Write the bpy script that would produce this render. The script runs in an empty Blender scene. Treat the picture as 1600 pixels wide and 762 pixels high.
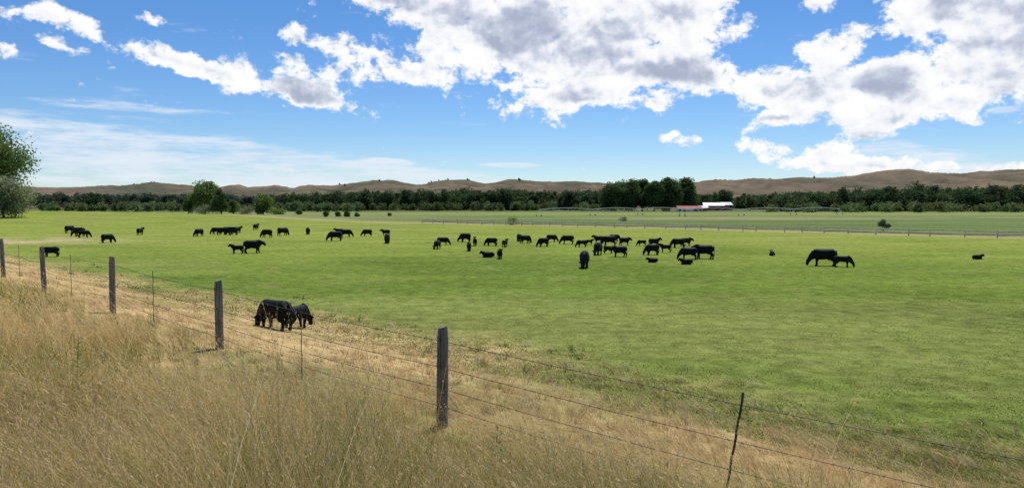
import bpy, math, random
import numpy as np
from mathutils import Vector
random.seed(7)
scene = bpy.context.scene
COL = scene.collection
R = math.radians
F = 1155.0; CX = 800.0; CY = 381.0; HOR = 320.0
PITCH = math.atan((CY-HOR)/F)
EYE = 5.0

# ------------------------------------------------------------------ numpy noise
def _hash(ix, iy, seed):
    n = (ix.astype(np.int64)*374761393 + iy.astype(np.int64)*668265263 + seed*1274126177) & 0x7fffffff
    n = ((n ^ (n >> 13)) * 1274126177) & 0x7fffffff
    n = (n ^ (n >> 16)) & 0xffff
    return n/65535.0
def vnoise(x, y, seed=0):
    x = np.asarray(x, float); y = np.asarray(y, float)
    ix = np.floor(x); iy = np.floor(y); fx = x-ix; fy = y-iy
    fx = fx*fx*(3-2*fx); fy = fy*fy*(3-2*fy)
    a = _hash(ix, iy, seed); b = _hash(ix+1, iy, seed); c = _hash(ix, iy+1, seed); d = _hash(ix+1, iy+1, seed)
    return (a*(1-fx)+b*fx)*(1-fy)+(c*(1-fx)+d*fx)*fy
def fbm(x, y, seed=0, octv=4, rough=.5):
    t = 0; a = 1; s = 0
    for i in range(octv):
        t = t + a*vnoise(x*2**i+i*17.3, y*2**i-i*9.1, seed+i); s += a; a *= rough
    return t/s
def sstep(x, a, b):
    t = np.clip((x-a)/(b-a), 0, 1); return t*t*(3-2*t)

# ------------------------------------------------------------------ terrain
FX, FY = -0.9, 9.4
DX, DY = -0.7145, 0.6996
NX, NY = 0.6996, 0.7145
def st(x, y):
    return (x-FX)*NX+(y-FY)*NY, (x-FX)*DX+(y-FY)*DY
_s = np.array([-60, -20, -12, -8, -6, -4, -2, 0, 2, 4, 6, 8, 10, 12, 15, 25])
_h = np.array([3.4, 3.4, 3.35, 3.2, 3.02, 2.70, 2.40, 2.16, 1.66, 1.15, .74, .42, .2, .07, 0.0, 0.0])
def ground(x, y):
    x = np.asarray(x, float); y = np.asarray(y, float)
    s, t = st(x, y)
    z = (np.interp(s-.7, _s, _h)+np.interp(s, _s, _h)*2+np.interp(s+.7, _s, _h))/4
    z = z + .16*sstep(t, 1, 6)*(1-sstep(s, 2, 9))
    near = 1-sstep(s, 9, 16)
    z = z + near*(fbm(x*.5, y*.5, 3, 3)-.5)*.20
    z = z + (1-near)*(fbm(x*.12, y*.12, 5, 3)-.5)*.16*np.exp(-np.hypot(x, y)/200)
    z = z + 2.9*np.exp(-(((x+190)/75)**2+((y-265)/75)**2))
    return z
def ray(px, py):
    c, s_ = math.cos(PITCH), math.sin(PITCH)
    return (px-CX, F*c-(py-CY)*s_, -F*s_-(py-CY)*c)
def pix(px, py, z=None):
    d = ray(px, py); zz = 0.0 if z is None else z
    for i in range(12):
        k = (zz-EYE)/d[2]; x, y = d[0]*k, d[1]*k
        if z is None: zz = .5*zz+.5*float(ground(x, y))
        else: break
    return x, y, zz
def atY(px, Y, z=None):
    x = (px-CX)/F*Y
    return x, Y, (float(ground(x, Y)) if z is None else z)

# ------------------------------------------------------------------ helpers
def tag(o, label=None, cat=None, group=None, kind=None):
    if label: o['label'] = label
    if cat: o['category'] = cat
    if group: o['group'] = group
    if kind: o['kind'] = kind
    return o
def empty(name, loc, rz=0):
    o = bpy.data.objects.new(name, None); COL.objects.link(o)
    o.location = loc; o.rotation_euler = (0, 0, rz); o.empty_display_size = .2
    return o
def np_mesh(name, verts, faces, cols=None, mat=None, parent=None, smooth=False):
    me = bpy.data.meshes.new(name)
    verts = np.asarray(verts, np.float32); faces = np.asarray(faces, np.int32)
    M, k = faces.shape
    me.vertices.add(len(verts)); me.vertices.foreach_set('co', verts.ravel())
    me.loops.add(M*k); me.loops.foreach_set('vertex_index', faces.ravel())
    me.polygons.add(M); me.polygons.foreach_set('loop_start', np.arange(0, M*k, k, dtype=np.int32))
    if smooth: me.polygons.foreach_set('use_smooth', np.ones(M, bool))
    if cols is not None:
        a = me.color_attributes.new('col', 'FLOAT_COLOR', 'POINT')
        c4 = np.ones((len(verts), 4), np.float32); c4[:, :3] = cols
        a.data.foreach_set('color', c4.ravel())
    me.update(calc_edges=True)
    if mat: me.materials.append(mat)
    o = bpy.data.objects.new(name, me); COL.objects.link(o)
    if parent: o.parent = parent
    return o
class MB:
    def __init__(s): s.v = []; s.f = []
    def tube(s, pts, rad, n=8, cap=True):
        pts = [Vector(p) for p in pts]; b0 = len(s.v)
        for i, p in enumerate(pts):
            t = (pts[min(i+1, len(pts)-1)]-pts[max(i-1, 0)]).normalized()
            ref = Vector((0, 1, 0)) if abs(t.y) < .9 else Vector((1, 0, 0))
            sd = (ref-t*ref.dot(t)).normalized(); up = t.cross(sd)
            r = rad[i] if isinstance(rad[i], (tuple, list)) else (rad[i], rad[i])
            for k in range(n):
                a = 2*math.pi*k/n
                s.v.append(tuple(p+sd*(r[0]*math.cos(a))+up*(r[1]*math.sin(a))))
        for i in range(len(pts)-1):
            for k in range(n):
                a = b0+i*n+k; b = b0+i*n+(k+1) % n
                s.f.append((a, b, b+n, a+n))
        if cap:
            s.f.append(tuple(b0+k for k in range(n))[::-1]); e = b0+(len(pts)-1)*n
            s.f.append(tuple(e+k for k in range(n)))
        return s
    def box(s, x0, x1, y0, y1, z0, z1):
        b = len(s.v)
        s.v += [(x, y, z) for z in (z0, z1) for x, y in ((x0, y0), (x1, y0), (x1, y1), (x0, y1))]
        s.f += [tuple(b+i for i in q) for q in ((3, 2, 1, 0), (4, 5, 6, 7), (0, 1, 5, 4), (1, 2, 6, 5), (2, 3, 7, 6), (3, 0, 4, 7))]
        return s
    def poly(s, pts):
        b = len(s.v); s.v += [tuple(p) for p in pts]; s.f.append(tuple(range(b, b+len(pts)))); return s
    def mesh(s, name):
        me = bpy.data.meshes.new(name); me.from_pydata(s.v, [], s.f); me.update(); return me
    def build(s, name, mat, parent=None, smooth=False):
        me = s.mesh(name); me.materials.append(mat)
        if smooth:
            for p in me.polygons: p.use_smooth = True
        o = bpy.data.objects.new(name, me); COL.objects.link(o)
        if parent: o.parent = parent
        return o

# ------------------------------------------------------------------ materials
def newmat(name):
    m = bpy.data.materials.new(name); m.use_nodes = True; nt = m.node_tree; nt.nodes.clear()
    out = nt.nodes.new('ShaderNodeOutputMaterial'); return m, nt, out
def nd(nt, t, **kw):
    n = nt.nodes.new(t)
    for k, v in kw.items(): setattr(n, k, v)
    return n
def mth(nt, op, a, b=None, clamp=False):
    n = nd(nt, 'ShaderNodeMath', operation=op, use_clamp=clamp)
    for i, v in enumerate((a, b)):
        if v is None: continue
        if isinstance(v, (int, float)): n.inputs[i].default_value = v
        else: nt.links.new(v, n.inputs[i])
    return n.outputs[0]
def mixc(nt, fac, a, b, blend='MIX'):
    n = nd(nt, 'ShaderNodeMix', data_type='RGBA', blend_type=blend)
    for s_, v in ((n.inputs[0], fac), (n.inputs[6], a), (n.inputs[7], b)):
        if isinstance(v, (int, float)): s_.default_value = v
        elif isinstance(v, tuple): s_.default_value = (*v, 1)[:4]
        else: nt.links.new(v, s_)
    return n.outputs[2]
def simple(name, col, col2=None, scale=6, rough=.8, bump=0, metal=0, spec=.3, obj=True):
    m, nt, out = newmat(name)
    p = nd(nt, 'ShaderNodeBsdfPrincipled'); p.inputs['Roughness'].default_value = rough
    p.inputs['Metallic'].default_value = metal; p.inputs['Specular IOR Level'].default_value = spec
    tc = nd(nt, 'ShaderNodeTexCoord')
    nz = nd(nt, 'ShaderNodeTexNoise'); nz.inputs['Scale'].default_value = scale; nz.inputs['Detail'].default_value = 6
    nt.links.new(tc.outputs['Object'], nz.inputs['Vector'])
    c2 = col2 or tuple(c*.65 for c in col)
    mr = nd(nt, 'ShaderNodeMapRange'); mr.inputs[1].default_value = .35; mr.inputs[2].default_value = .65
    nt.links.new(nz.outputs['Fac'], mr.inputs[0])
    nt.links.new(mixc(nt, mr.outputs[0], c2, col), p.inputs['Base Color'])
    if bump:
        b = nd(nt, 'ShaderNodeBump'); b.inputs['Strength'].default_value = bump; b.inputs['Distance'].default_value = .02
        nt.links.new(nz.outputs['Fac'], b.inputs['Height']); nt.links.new(b.outputs[0], p.inputs['Normal'])
    nt.links.new(p.outputs[0], out.inputs[0]); return m
def foliage(name, trans=.4):
    m, nt, out = newmat(name)
    a = nd(nt, 'ShaderNodeAttribute', attribute_name='col')
    d = nd(nt, 'ShaderNodeBsdfDiffuse'); t = nd(nt, 'ShaderNodeBsdfTranslucent'); mx = nd(nt, 'ShaderNodeMixShader')
    mx.inputs[0].default_value = trans
    nt.links.new(a.outputs['Color'], d.inputs[0]); nt.links.new(a.outputs['Color'], t.inputs[0])
    nt.links.new(d.outputs[0], mx.inputs[1]); nt.links.new(t.outputs[0], mx.inputs[2]); nt.links.new(mx.outputs[0], out.inputs[0])
    return m
M_leaf = foliage('leaves', .42); M_grass = foliage('grass_blades', .47); M_sward = foliage('pasture_blades', .42)
M_bark = simple('bark', (.16, .13, .10), scale=4, bump=.4)

def ground_mat():
    m, nt, out = newmat('ground')
    a = nd(nt, 'ShaderNodeAttribute', attribute_name='col'); g = nd(nt, 'ShaderNodeNewGeometry')
    p = nd(nt, 'ShaderNodeBsdfDiffuse')
    def nz(scale, detail, sx=1, sy=1):
        mp = nd(nt, 'ShaderNodeMapping'); mp.inputs['Scale'].default_value = (sx, sy, 1)
        nt.links.new(g.outputs['Position'], mp.inputs[0])
        n = nd(nt, 'ShaderNodeTexNoise'); n.inputs['Scale'].default_value = scale; n.inputs['Detail'].default_value = detail
        n.inputs['Roughness'].default_value = .65
        nt.links.new(mp.outputs[0], n.inputs['Vector']); return n.outputs['Fac']
    n1 = nz(1.3, 9); n2 = nz(.14, 7, .5, 1.3)
    v = mth(nt, 'ADD', mth(nt, 'MULTIPLY', n1, 1.9), mth(nt, 'MULTIPLY', n2, 1.0))
    v = mth(nt, 'SUBTRACT', v, .44)
    c = mixc(nt, 1.0, a.outputs['Color'], v, 'MULTIPLY')
    nt.links.new(c, p.inputs[0])
    b = nd(nt, 'ShaderNodeBump'); b.inputs['Strength'].default_value = .7; b.inputs['Distance'].default_value = .12
    nt.links.new(n1, b.inputs['Height']); nt.links.new(b.outputs[0], p.inputs['Normal'])
    nt.links.new(p.outputs[0], out.inputs[0]); return m
def hill_mat():
    m, nt, out = newmat('hills')
    a = nd(nt, 'ShaderNodeAttribute', attribute_name='col'); g = nd(nt, 'ShaderNodeNewGeometry')
    p = nd(nt, 'ShaderNodeBsdfDiffuse')
    n = nd(nt, 'ShaderNodeTexNoise'); n.inputs['Scale'].default_value = .02; n.inputs['Detail'].default_value = 8; n.inputs['Roughness'].default_value = .72
    nt.links.new(g.outputs['Position'], n.inputs['Vector'])
    v = mth(nt, 'ADD', mth(nt, 'MULTIPLY', n.outputs['Fac'], 1.8), .08)
    nt.links.new(mixc(nt, 1.0, a.outputs['Color'], v, 'MULTIPLY'), p.inputs[0])
    nt.links.new(p.outputs[0], out.inputs[0]); return m

# ------------------------------------------------------------------ ground sheet
railpx = [(560, 347), (660, 349), (840, 353), (1040, 357.5), (1240, 363), (1420, 368), (1600, 373), (1850, 380)]
rail = [pix(a, b, 0) for a, b in railpx]
rx_ = np.array([p[0] for p in rail]); ry_ = np.array([p[1] for p in rail])
def edge_y(x):
    e = np.interp(x, rx_, ry_)
    return e+np.clip(rx_[0]-x, 0, 110)*1.3
def pasture_col(x, y):
    d = np.hypot(x, y)
    n1 = fbm(x*.09, y*.09, 11, 4)[..., None]; n2 = fbm(x*.025+3, y*.035, 21, 4)[..., None]; n3 = fbm(x*.6, y*.6, 31, 3)[..., None]
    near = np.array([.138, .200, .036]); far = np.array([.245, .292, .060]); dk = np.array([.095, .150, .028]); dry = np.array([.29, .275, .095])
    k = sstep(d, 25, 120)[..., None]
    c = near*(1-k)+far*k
    c = c+(dk-c)*sstep(n1, .42, .75)*.6*(1-.6*k)
    c = c+(dry-c)*sstep(n2, .50, .76)*.45
    c = c+(dry-c)*sstep(n3, .58, .85)*.35
    return c
def ground_col(x, y):
    s, t = st(x, y)
    n = fbm(x*.25, y*.25, 41, 4)
    past = pasture_col(x, y)
    dd = y-edge_y(x)
    streak = fbm(x*.012, y*.06, 51, 4)[..., None]
    A = np.array([.26, .26, .095]); B = np.array([.145, .195, .065]); C = np.array([.23, .27, .09]); D = np.array([.31, .28, .15]); E_ = np.array([.14, .155, .065])
    f2 = A+(B-A)*sstep(dd+30*(streak[..., 0]-.5), 8, 40)[..., None]
    rows = (.5+.5*np.sin((y+.12*x)*.35))[..., None]
    f2 = f2*(.75+.5*streak)*(.92+.16*rows)
    f2 = f2+(D-f2)*(sstep(y, 235, 265)*(1-sstep(y, 300, 330)))[..., None]*.8*sstep(streak[..., 0], .35, .6)[..., None]
    f2 = f2+(C-f2)*sstep(y, 320, 360)[..., None]*.9
    f2 = f2+(E_-f2)*sstep(y, 470, 560)[..., None]
    k = sstep(dd, -2.5, 2.5)[..., None]
    c = past*(1-k)+f2*k
    w = np.exp(-((dd-2)/5.5)**2)[..., None]
    c = c+(np.array([.40, .34, .17])-c)*w*.8
    th = np.array([.47, .335, .155]); ol = np.array([.22, .21, .075])
    e = th+(ol-th)*sstep(n, .45, .7)[..., None]*.7
    ke = (1-sstep(s+6*(n-.5), 7.0, 13.5))[..., None]
    c = c*(1-ke)+e*ke
    px_, py_, _ = pix(8, 376)
    w = np.exp(-(((x-px_)/14)**2+((y-py_)/9)**2))[..., None]*sstep(n, .3, .6)[..., None]
    c = c+(np.array([.48, .38, .22])-c)*np.clip(w*1.2, 0, 1)
    return c
th = np.concatenate([np.linspace(-46, 46, 620), np.linspace(46, 314, 90)[1:-1]])
th = np.radians(th); rr = np.exp(np.linspace(math.log(.6), math.log(14000), 520))
T, RR = np.meshgrid(th, rr); X = np.sin(T)*RR; Y = np.cos(T)*RR
Z = ground(X, Y)
V = np.stack([X, Y, Z], -1).reshape(-1, 3)
nT = len(th); nR = len(rr)
i, j = np.meshgrid(np.arange(nR-1), np.arange(nT), indexing='ij'); j2 = (j+1) % nT
Fq = np.stack([i*nT+j, i*nT+j2, (i+1)*nT+j2, (i+1)*nT+j], -1).reshape(-1, 4)[:, ::-1]
cen = len(V); V = np.vstack([V, [[0, 0, float(ground(0, 0))]]])
cc = ground_col(V[:, 0], V[:, 1])
fan = np.array([[cen, (k+2) % nT, k+1, k] for k in range(0, nT-1, 2)])
g = np_mesh('ground', V, np.vstack([Fq, fan]), cc, ground_mat(), smooth=True)
tag(g, 'valley floor with green pasture and dry embankment', 'ground', kind='structure')

# ------------------------------------------------------------------ hills
hp = np.array([(-500, 294), (0, 294), (60, 297), (130, 296), (200, 294), (240, 290), (300, 295), (340, 297), (362, 292), (390, 296), (430, 293), (455, 297), (490, 293), (520, 295), (560, 290), (600, 285), (630, 288), (660, 292), (690, 288), (730, 287), (760, 291), (800, 285), (840, 288), (900, 285), (940, 289), (1000, 288), (1090, 287), (1180, 283), (1250, 277), (1300, 279), (1350, 276), (1420, 272), (1480, 277), (1560, 273), (1600, 271), (2100, 268)], float)
def hills(x, y):
    u = x/y*F+CX
    Yr = np.interp(u, [0, 600, 900, 1300, 1600], [2500, 2100, 2000, 1700, 1600])
    ys = np.interp(u+12*(fbm(y*.004, x*.004, 77, 2)-.5), hp[:, 0], hp[:, 1])
    top = (HOR-ys)/F*Yr
    t = (y-850)/(Yr-850)
    base = sstep(t, 0, 1.0)**.8
    wx = x+90*fbm(x*.006, y*.006, 61, 3)
    rid = 1-np.abs(2*fbm(wx*.0045, y*.0024, 63, 3)-1)*2.2
    rid2 = 1-np.abs(2*fbm(wx*.020, y*.0045, 67, 4)-1)*2.0
    k = np.clip(t, 0, 1)*(1-np.clip(t, 0, 1))*4
    z = top*base+(rid-.5)*top*.26*k*base**.3+(rid2-.5)*top*.15*k+(rid2-.5)*top*.02
    z = np.where(t > 1, top*(1-.35*np.clip((t-1)*1.6, 0, 1))+(rid2-.5)*top*.02, z)
    return z+EYE*np.clip(t*3, 0, 1)-2*(1-np.clip(t*8, 0, 1))
uu = np.linspace(-1.15, 1.15, 900); yy = np.linspace(850, 3300, 200)
U, YY = np.meshgrid(uu, yy); XX = U*YY; ZZ = hills(XX, YY)
V = np.stack([XX, YY, ZZ], -1).reshape(-1, 3)
i, j = np.meshgrid(np.arange(199), np.arange(899), indexing='ij')
Fq = np.stack([i*900+j, i*900+j+1, (i+1)*900+j+1, (i+1)*900+j], -1).reshape(-1, 4)
nh = fbm(XX*.004, YY*.004, 81, 4)[..., None]
wx = XX+90*fbm(XX*.006, YY*.006, 61, 3)
gull = np.abs(2*fbm(wx*.020, YY*.0045, 67, 4)-1)[..., None]; gull2 = np.abs(2*fbm(wx*.0045, YY*.0024, 63, 3)-1)[..., None]
c = np.array([.205, .158, .108])+(np.array([.145, .128, .085])-np.array([.205, .158, .108]))*sstep(nh, .42, .62)
c = c+(np.array([.08, .08, .058])-c)*np.clip(sstep(gull, .15, .5)*.45+sstep(gull2, .12, .45)*.35, 0, .8)  # gully shadow painted into the hill colour, darker along the creases
uu_ = (XX/YY*F+CX)[..., None]
c = c+(np.array([.075, .09, .06])-c)*np.exp(-((uu_-215)/75)**2)*.75
tag(np_mesh('hills', V, Fq, c.reshape(-1, 3), hill_mat(), smooth=True), 'brown eroded hills along the far side of the valley', 'hills', kind='structure')

# ------------------------------------------------------------------ trees
def leaf_quads(rng, cen, rad, n, size, col, squash=.85):
    K = len(cen)
    d = rng.normal(size=(K, n, 3)); d /= np.linalg.norm(d, axis=-1, keepdims=True)
    r = rng.random((K, n, 1))**.45
    p = cen[:, None]+d*r*rad[:, None, None]*np.array([1, 1, squash]); p = p.reshape(-1, 3)
    N = len(p)
    a = rng.normal(size=(N, 3)); a /= np.linalg.norm(a, axis=-1, keepdims=True)
    b = rng.normal(size=(N, 3)); b -= a*(a*b).sum(-1, keepdims=True); b /= np.linalg.norm(b, axis=-1, keepdims=True)
    sz = (size*(.6+.8*rng.random(N)))[:, None]
    a *= sz; b *= sz*.7
    v = np.stack([p-a, p-b*.9, p+a, p+b], 1).reshape(-1, 3)
    f = np.arange(N*4).reshape(-1, 4)
    kc = (.7+.65*rng.random((K, 1, 1)))*(.85+.3*rng.random((K, n, 1)))
    hue = rng.normal(0, .07, (K, n, 1))*np.array([1., .2, -.3])
    c = np.clip(np.asarray(col)*kc*(1+hue), .004, 1).reshape(-1, 1, 3).repeat(4, 1).reshape(-1, 3)
    return v, f, c
def crown_clumps(rng, h, w, n, z0=.2, shape=1.0):
    d = rng.normal(size=(n, 3)); d /= np.linalg.norm(d, axis=-1, keepdims=True)
    r = rng.random((n, 1))**.5
    p = d*r
    z = .5*(z0+1)*h+p[:, 2]*.5*(1-z0)*h*.84
    tt = np.clip((z/h-z0)/(1-z0), 0, 1); taper = 1-shape*.35*tt
    irr = .8+.4*rng.random(n)
    c = np.stack([p[:, 0]*w*.40*taper*irr, p[:, 1]*w*.40*taper*irr, z], -1)
    rad = w*(.13+.13*rng.random(n))*np.where(tt > .8, .8, 1)
    return c, rad
def tree(name, label, cat, loc, h, w, seed, col, clumps=40, nleaf=60, leaf=.4, z0=.2, group=None, trunkmat=None, open_=1.0, shape=1.0):
    rng = np.random.default_rng(seed); col = np.array(col)*2.0
    root = empty(name, loc); tag(root, label, cat, group)
    c, rad = crown_clumps(rng, h, w, clumps, z0, shape); rad = rad*open_
    m = MB(); tr = max(.03, h*.022); lean = rng.normal(0, .03, 2)*h
    m.tube([(0, 0, -.3), (lean[0]*.2, lean[1]*.2, h*.15), (lean[0]*.6, lean[1]*.6, h*.45), (lean[0], lean[1], h*.85)], [tr*1.3, tr, tr*.65, tr*.12], 8)
    for q in rng.choice(clumps, min(9, clumps), replace=False):
        zb = min(h*(.12+.35*rng.random()), c[q, 2]*.7)
        k = zb/h; e = c[q]; b = np.array([lean[0]*k, lean[1]*k, zb])
        mid = (b+e)/2+np.array([0, 0, -.04*h])
        m.tube([tuple(b), tuple(mid), tuple(e)], [tr*.45, tr*.3, tr*.08], 6)
    m.build('trunk', trunkmat or M_bark, root, smooth=True)
    v, f, cl = leaf_quads(rng, c, rad, nleaf, leaf, col)
    np_mesh('crown', v, f, cl, M_leaf, root)
    return root
GREEN = (.070, .105, .027); DARK = (.042, .064, .025); LITE = (.115, .155, .040); OLIVE = (.13, .145, .08)

tree('cottonwood_tree', 'tall green cottonwood cut off by the left edge, towering over the pasture', 'tree', atY(-12, 235), 28, 29, 1, (.08, .115, .034), 90, 240, .36, .30)
tree('willow_tree', 'grey green willow at the left edge below the tall cottonwood', 'tree', atY(6, 215), 12.5, 17, 2, OLIVE, 60, 200, .3, .03)
tree('round_tree', 'small dark green tree just right of the grey green willow', 'tree', atY(36, 250), 9, 8, 3, (.06, .095, .03), 30, 120, .3, .05)
tree('round_tree', 'lone round dark tree far off at left in front of the low hills', 'tree', atY(148, 600), 15.5, 17, 4, DARK, 36, 130, .6, .04)
tree('round_tree', 'single small tree standing left of the lone round dark tree', 'tree', atY(70, 560), 7, 8, 5, DARK, 16, 70, .5, .05)
tree('cottonwood_tree', 'tallest light green tree of the small clump at the far edge of the pasture', 'tree', atY(321, 385), 18, 17, 6, (.10, .14, .038), 60, 160, .42, .10, None, None, 1.0, .2)
tree('round_tree', 'dark tree leaning against the right side of the tallest light green tree', 'tree', atY(346, 376), 13.5, 11, 7, (.055, .085, .03), 44, 140, .4, .0)
tree('round_tree', 'small pointed dark tree at the left end of the clump beyond the pasture', 'tree', atY(295, 385), 8.5, 7, 8, GREEN, 24, 100, .32, .0)
tree('round_tree', 'low round tree between the dark tree and the lone bushy tree of the clump', 'tree', atY(365, 392), 7.5, 9, 9, GREEN, 28, 110, .32, .0)
tree('round_tree', 'bushy light green tree standing apart right of the clump beyond the pasture', 'tree', atY(412, 382), 11, 11.5, 10, (.10, .14, .038), 42, 140, .36, .0, None, None, 1.0, .4)
SG = 'low bushes along the far pasture edge'
for k, (px, Y, h, w, col, lb) in enumerate([
    (319, 372, 4.2, 14, OLIVE, 'wide pale bush at the foot of the tallest light green tree'),
    (387, 380, 4, 12, OLIVE, 'low pale bush between the small clump and the bushy light green tree'),
    (433, 375, 3.4, 10, LITE, 'low yellow green bush just right of the bushy light green tree'),
    (467, 380, 2.6, 6, GREEN, 'small dark bush alone on the dry strip right of the bushy light green tree'),
    (510, 300, 2.6, 3.4, GREEN, 'leftmost of three little dark bushes in the middle of the far pasture edge'),
    (528, 305, 2.0, 3.6, GREEN, 'middle one of three little dark bushes at the far pasture edge'),
    (543, 300, 2.8, 3.6, GREEN, 'rightmost of three little dark bushes at the far pasture edge'),
    (557, 306, 1.6, 2.6, GREEN, 'tiny bush right of the three little dark bushes'),
    (609, 330, 1.4, 2.4, GREEN, 'tiny dark bush beyond the pasture left of the rail fence')]):
    tree('bush', lb, 'bush', atY(px, Y), h, w, 30+k, col, 16, 90, .25, -.1, SG)
tree('bush', 'round yellow green bush beside the rail fence at mid field', 'bush', atY(801, 186), 2.2, 3.8, 50, (.16, .19, .04), 18, 120, .12, -.1)
tree('bush', 'open twiggy dark bush standing in front of the rail fence at right', 'bush', atY(1381, 139), 2.8, 3.0, 51, (.06, .075, .035), 20, 90, .09, .0, None, None, .8)
tree('bush', 'low olive bush in the weeds beyond the rail fence left of the sprinkler tower', 'bush', atY(975, 225), 1.2, 4, 52, OLIVE, 10, 60, .12, -.1)
CG = 'cottonwoods standing together left of the farm'
for k, (px, Y, top, w, lb) in enumerate([
    (958, 600, 289, 26, 'leftmost cottonwood of the tall stand left of the farm'),
    (982, 590, 281, 23, 'second cottonwood from the left in the tall stand left of the farm'),
    (1003, 600, 283, 21, 'third cottonwood from the left in the tall stand, slightly lower'),
    (1022, 585, 283, 20, 'fourth cottonwood from the left in the tall stand left of the farm'),
    (1045, 590, 279, 22, 'tallest domed cottonwood near the right end of the stand'),
    (1072, 600, 280, 22, 'rightmost cottonwood of the tall stand next to the farm')]):
    tree('cottonwood_tree', lb, 'tree', atY(px, Y), (HOR-top)/F*Y+EYE+2, w, 60+k, (.052, .080, .027), 74, 220, .62, -.03, CG, None, 1.0, .5)
tree('round_tree', 'dark round tree right behind the white roofed farm buildings', 'tree', atY(1133, 700), 20, 20, 70, DARK, 40, 130, .7, .02)
tree('round_tree', 'olive tree standing right of the white roofed farm buildings', 'tree', atY(1172, 640), 14, 11, 71, (.07, .085, .035), 26, 110, .55, .02)
tree('round_tree', 'dark tree rising behind the low faded red shed', 'tree', atY(1100, 720), 16, 14, 72, DARK, 24, 110, .6, .02)

def wood(name, label, prof, Y0, Y1, n, seed, col, wid=12, leaf=.8, nl=80, zbase=None, clumps=12):
    rng = np.random.default_rng(seed); P = np.array(prof, float)
    px = rng.uniform(P[0, 0], P[-1, 0], n); Y = rng.uniform(Y0, Y1, n); x = (px-CX)/F*Y
    top = np.interp(px, P[:, 0], P[:, 1]); h = ((HOR-top)/F*Y+EYE)*(.72+.36*rng.random(n))
    cs = []; rs = []; cl = []
    for q in range(n):
        w = wid*(.8+.7*rng.random())
        c, r = crown_clumps(rng, h[q], w, clumps, -.02, .7); r = r*1.35
        zb = float(ground(x[q], Y[q])) if zbase is None else zbase
        c = c+np.array([x[q], Y[q], zb]); cs.append(c); rs.append(r)
        cl.append(np.repeat((.75+.5*rng.random())*np.array([[1+.3*(rng.random()-.4), 1, 1]]), clumps*nl*4, 0))
    v, f, c = leaf_quads(rng, np.vstack(cs), np.concatenate(rs), nl, leaf, np.array(col)*1.7)
    return tag(np_mesh(name, v, f, c*np.vstack(cl), M_leaf), label, 'woodland', kind='stuff')
WD = (.044, .068, .028)
wood('woodland', 'dark riverside wood stretching across the middle distance left of the tall cottonwoods', [(425, 305), (480, 302), (520, 298), (560, 296), (620, 297), (700, 294), (800, 295), (860, 298), (945, 296)], 660, 740, 260, 91, WD, 14)
wood('woodland', 'dark wood belt below the hills at right of the farm', [(1205, 304), (1240, 299), (1300, 296), (1350, 293), (1400, 290), (1450, 287), (1500, 292), (1600, 287), (1800, 289)], 570, 660, 260, 92, WD, 14)
wood('woodland', 'short stretch of dark wood right behind the farm buildings', [(1080, 303), (1215, 304)], 760, 840, 70, 97, WD)
wood('woodland', 'thin far belt of trees below the low hills at left', [(-60, 300), (60, 301), (150, 303), (300, 303), (440, 305)], 950, 1150, 200, 93, (.052, .072, .044), 17, 1.3)
wood('scrub', 'low pale scrub along the foot of the left wood belt', [(60, 316), (200, 315), (300, 315), (560, 316)], 520, 640, 110, 94, (.085, .115, .045), 8, .6, 30)
wood('scrub', 'low scrub in front of the riverside wood right of the farm', [(1190, 316), (1400, 315), (1700, 315)], 480, 550, 50, 95, (.085, .11, .04), 9, .55, 30)
wood('scrub', 'low scrub along the foot of the middle riverside wood', [(430, 316), (700, 315), (945, 315)], 600, 650, 60, 96, (.075, .10, .038), 9, .6, 30)
rng = np.random.default_rng(5); cs = []; rs = []
for (a, b, n) in ((196, 262, 26), (670, 745, 26), (560, 600, 5), (810, 850, 6), (1120, 1420, 4), (300, 560, 7)):
    for q in range(n):
        px = rng.uniform(a, b); Yr = np.interp(px, [0, 600, 900, 1300, 1600], [2500, 2100, 2000, 1700, 1600]); Y = Yr*rng.uniform(.85, 1.0)
        x = (px-CX)/F*Y; z = float(hills(np.array([x]), np.array([Y]))[0])
        h = rng.uniform(3, 7)
        cs.append(np.array([[x, Y, z+h*.3], [x, Y, z+h*.65]])); rs.append(np.array([h*.38, h*.28]))
v, f, c = leaf_quads(rng, np.vstack(cs), np.concatenate(rs), 26, 1.3, (.06, .075, .05))
tag(np_mesh('ridge_pines', v, f, c, M_leaf), 'scattered dark pines dotted along the hill crests', 'woodland', kind='stuff')

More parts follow.
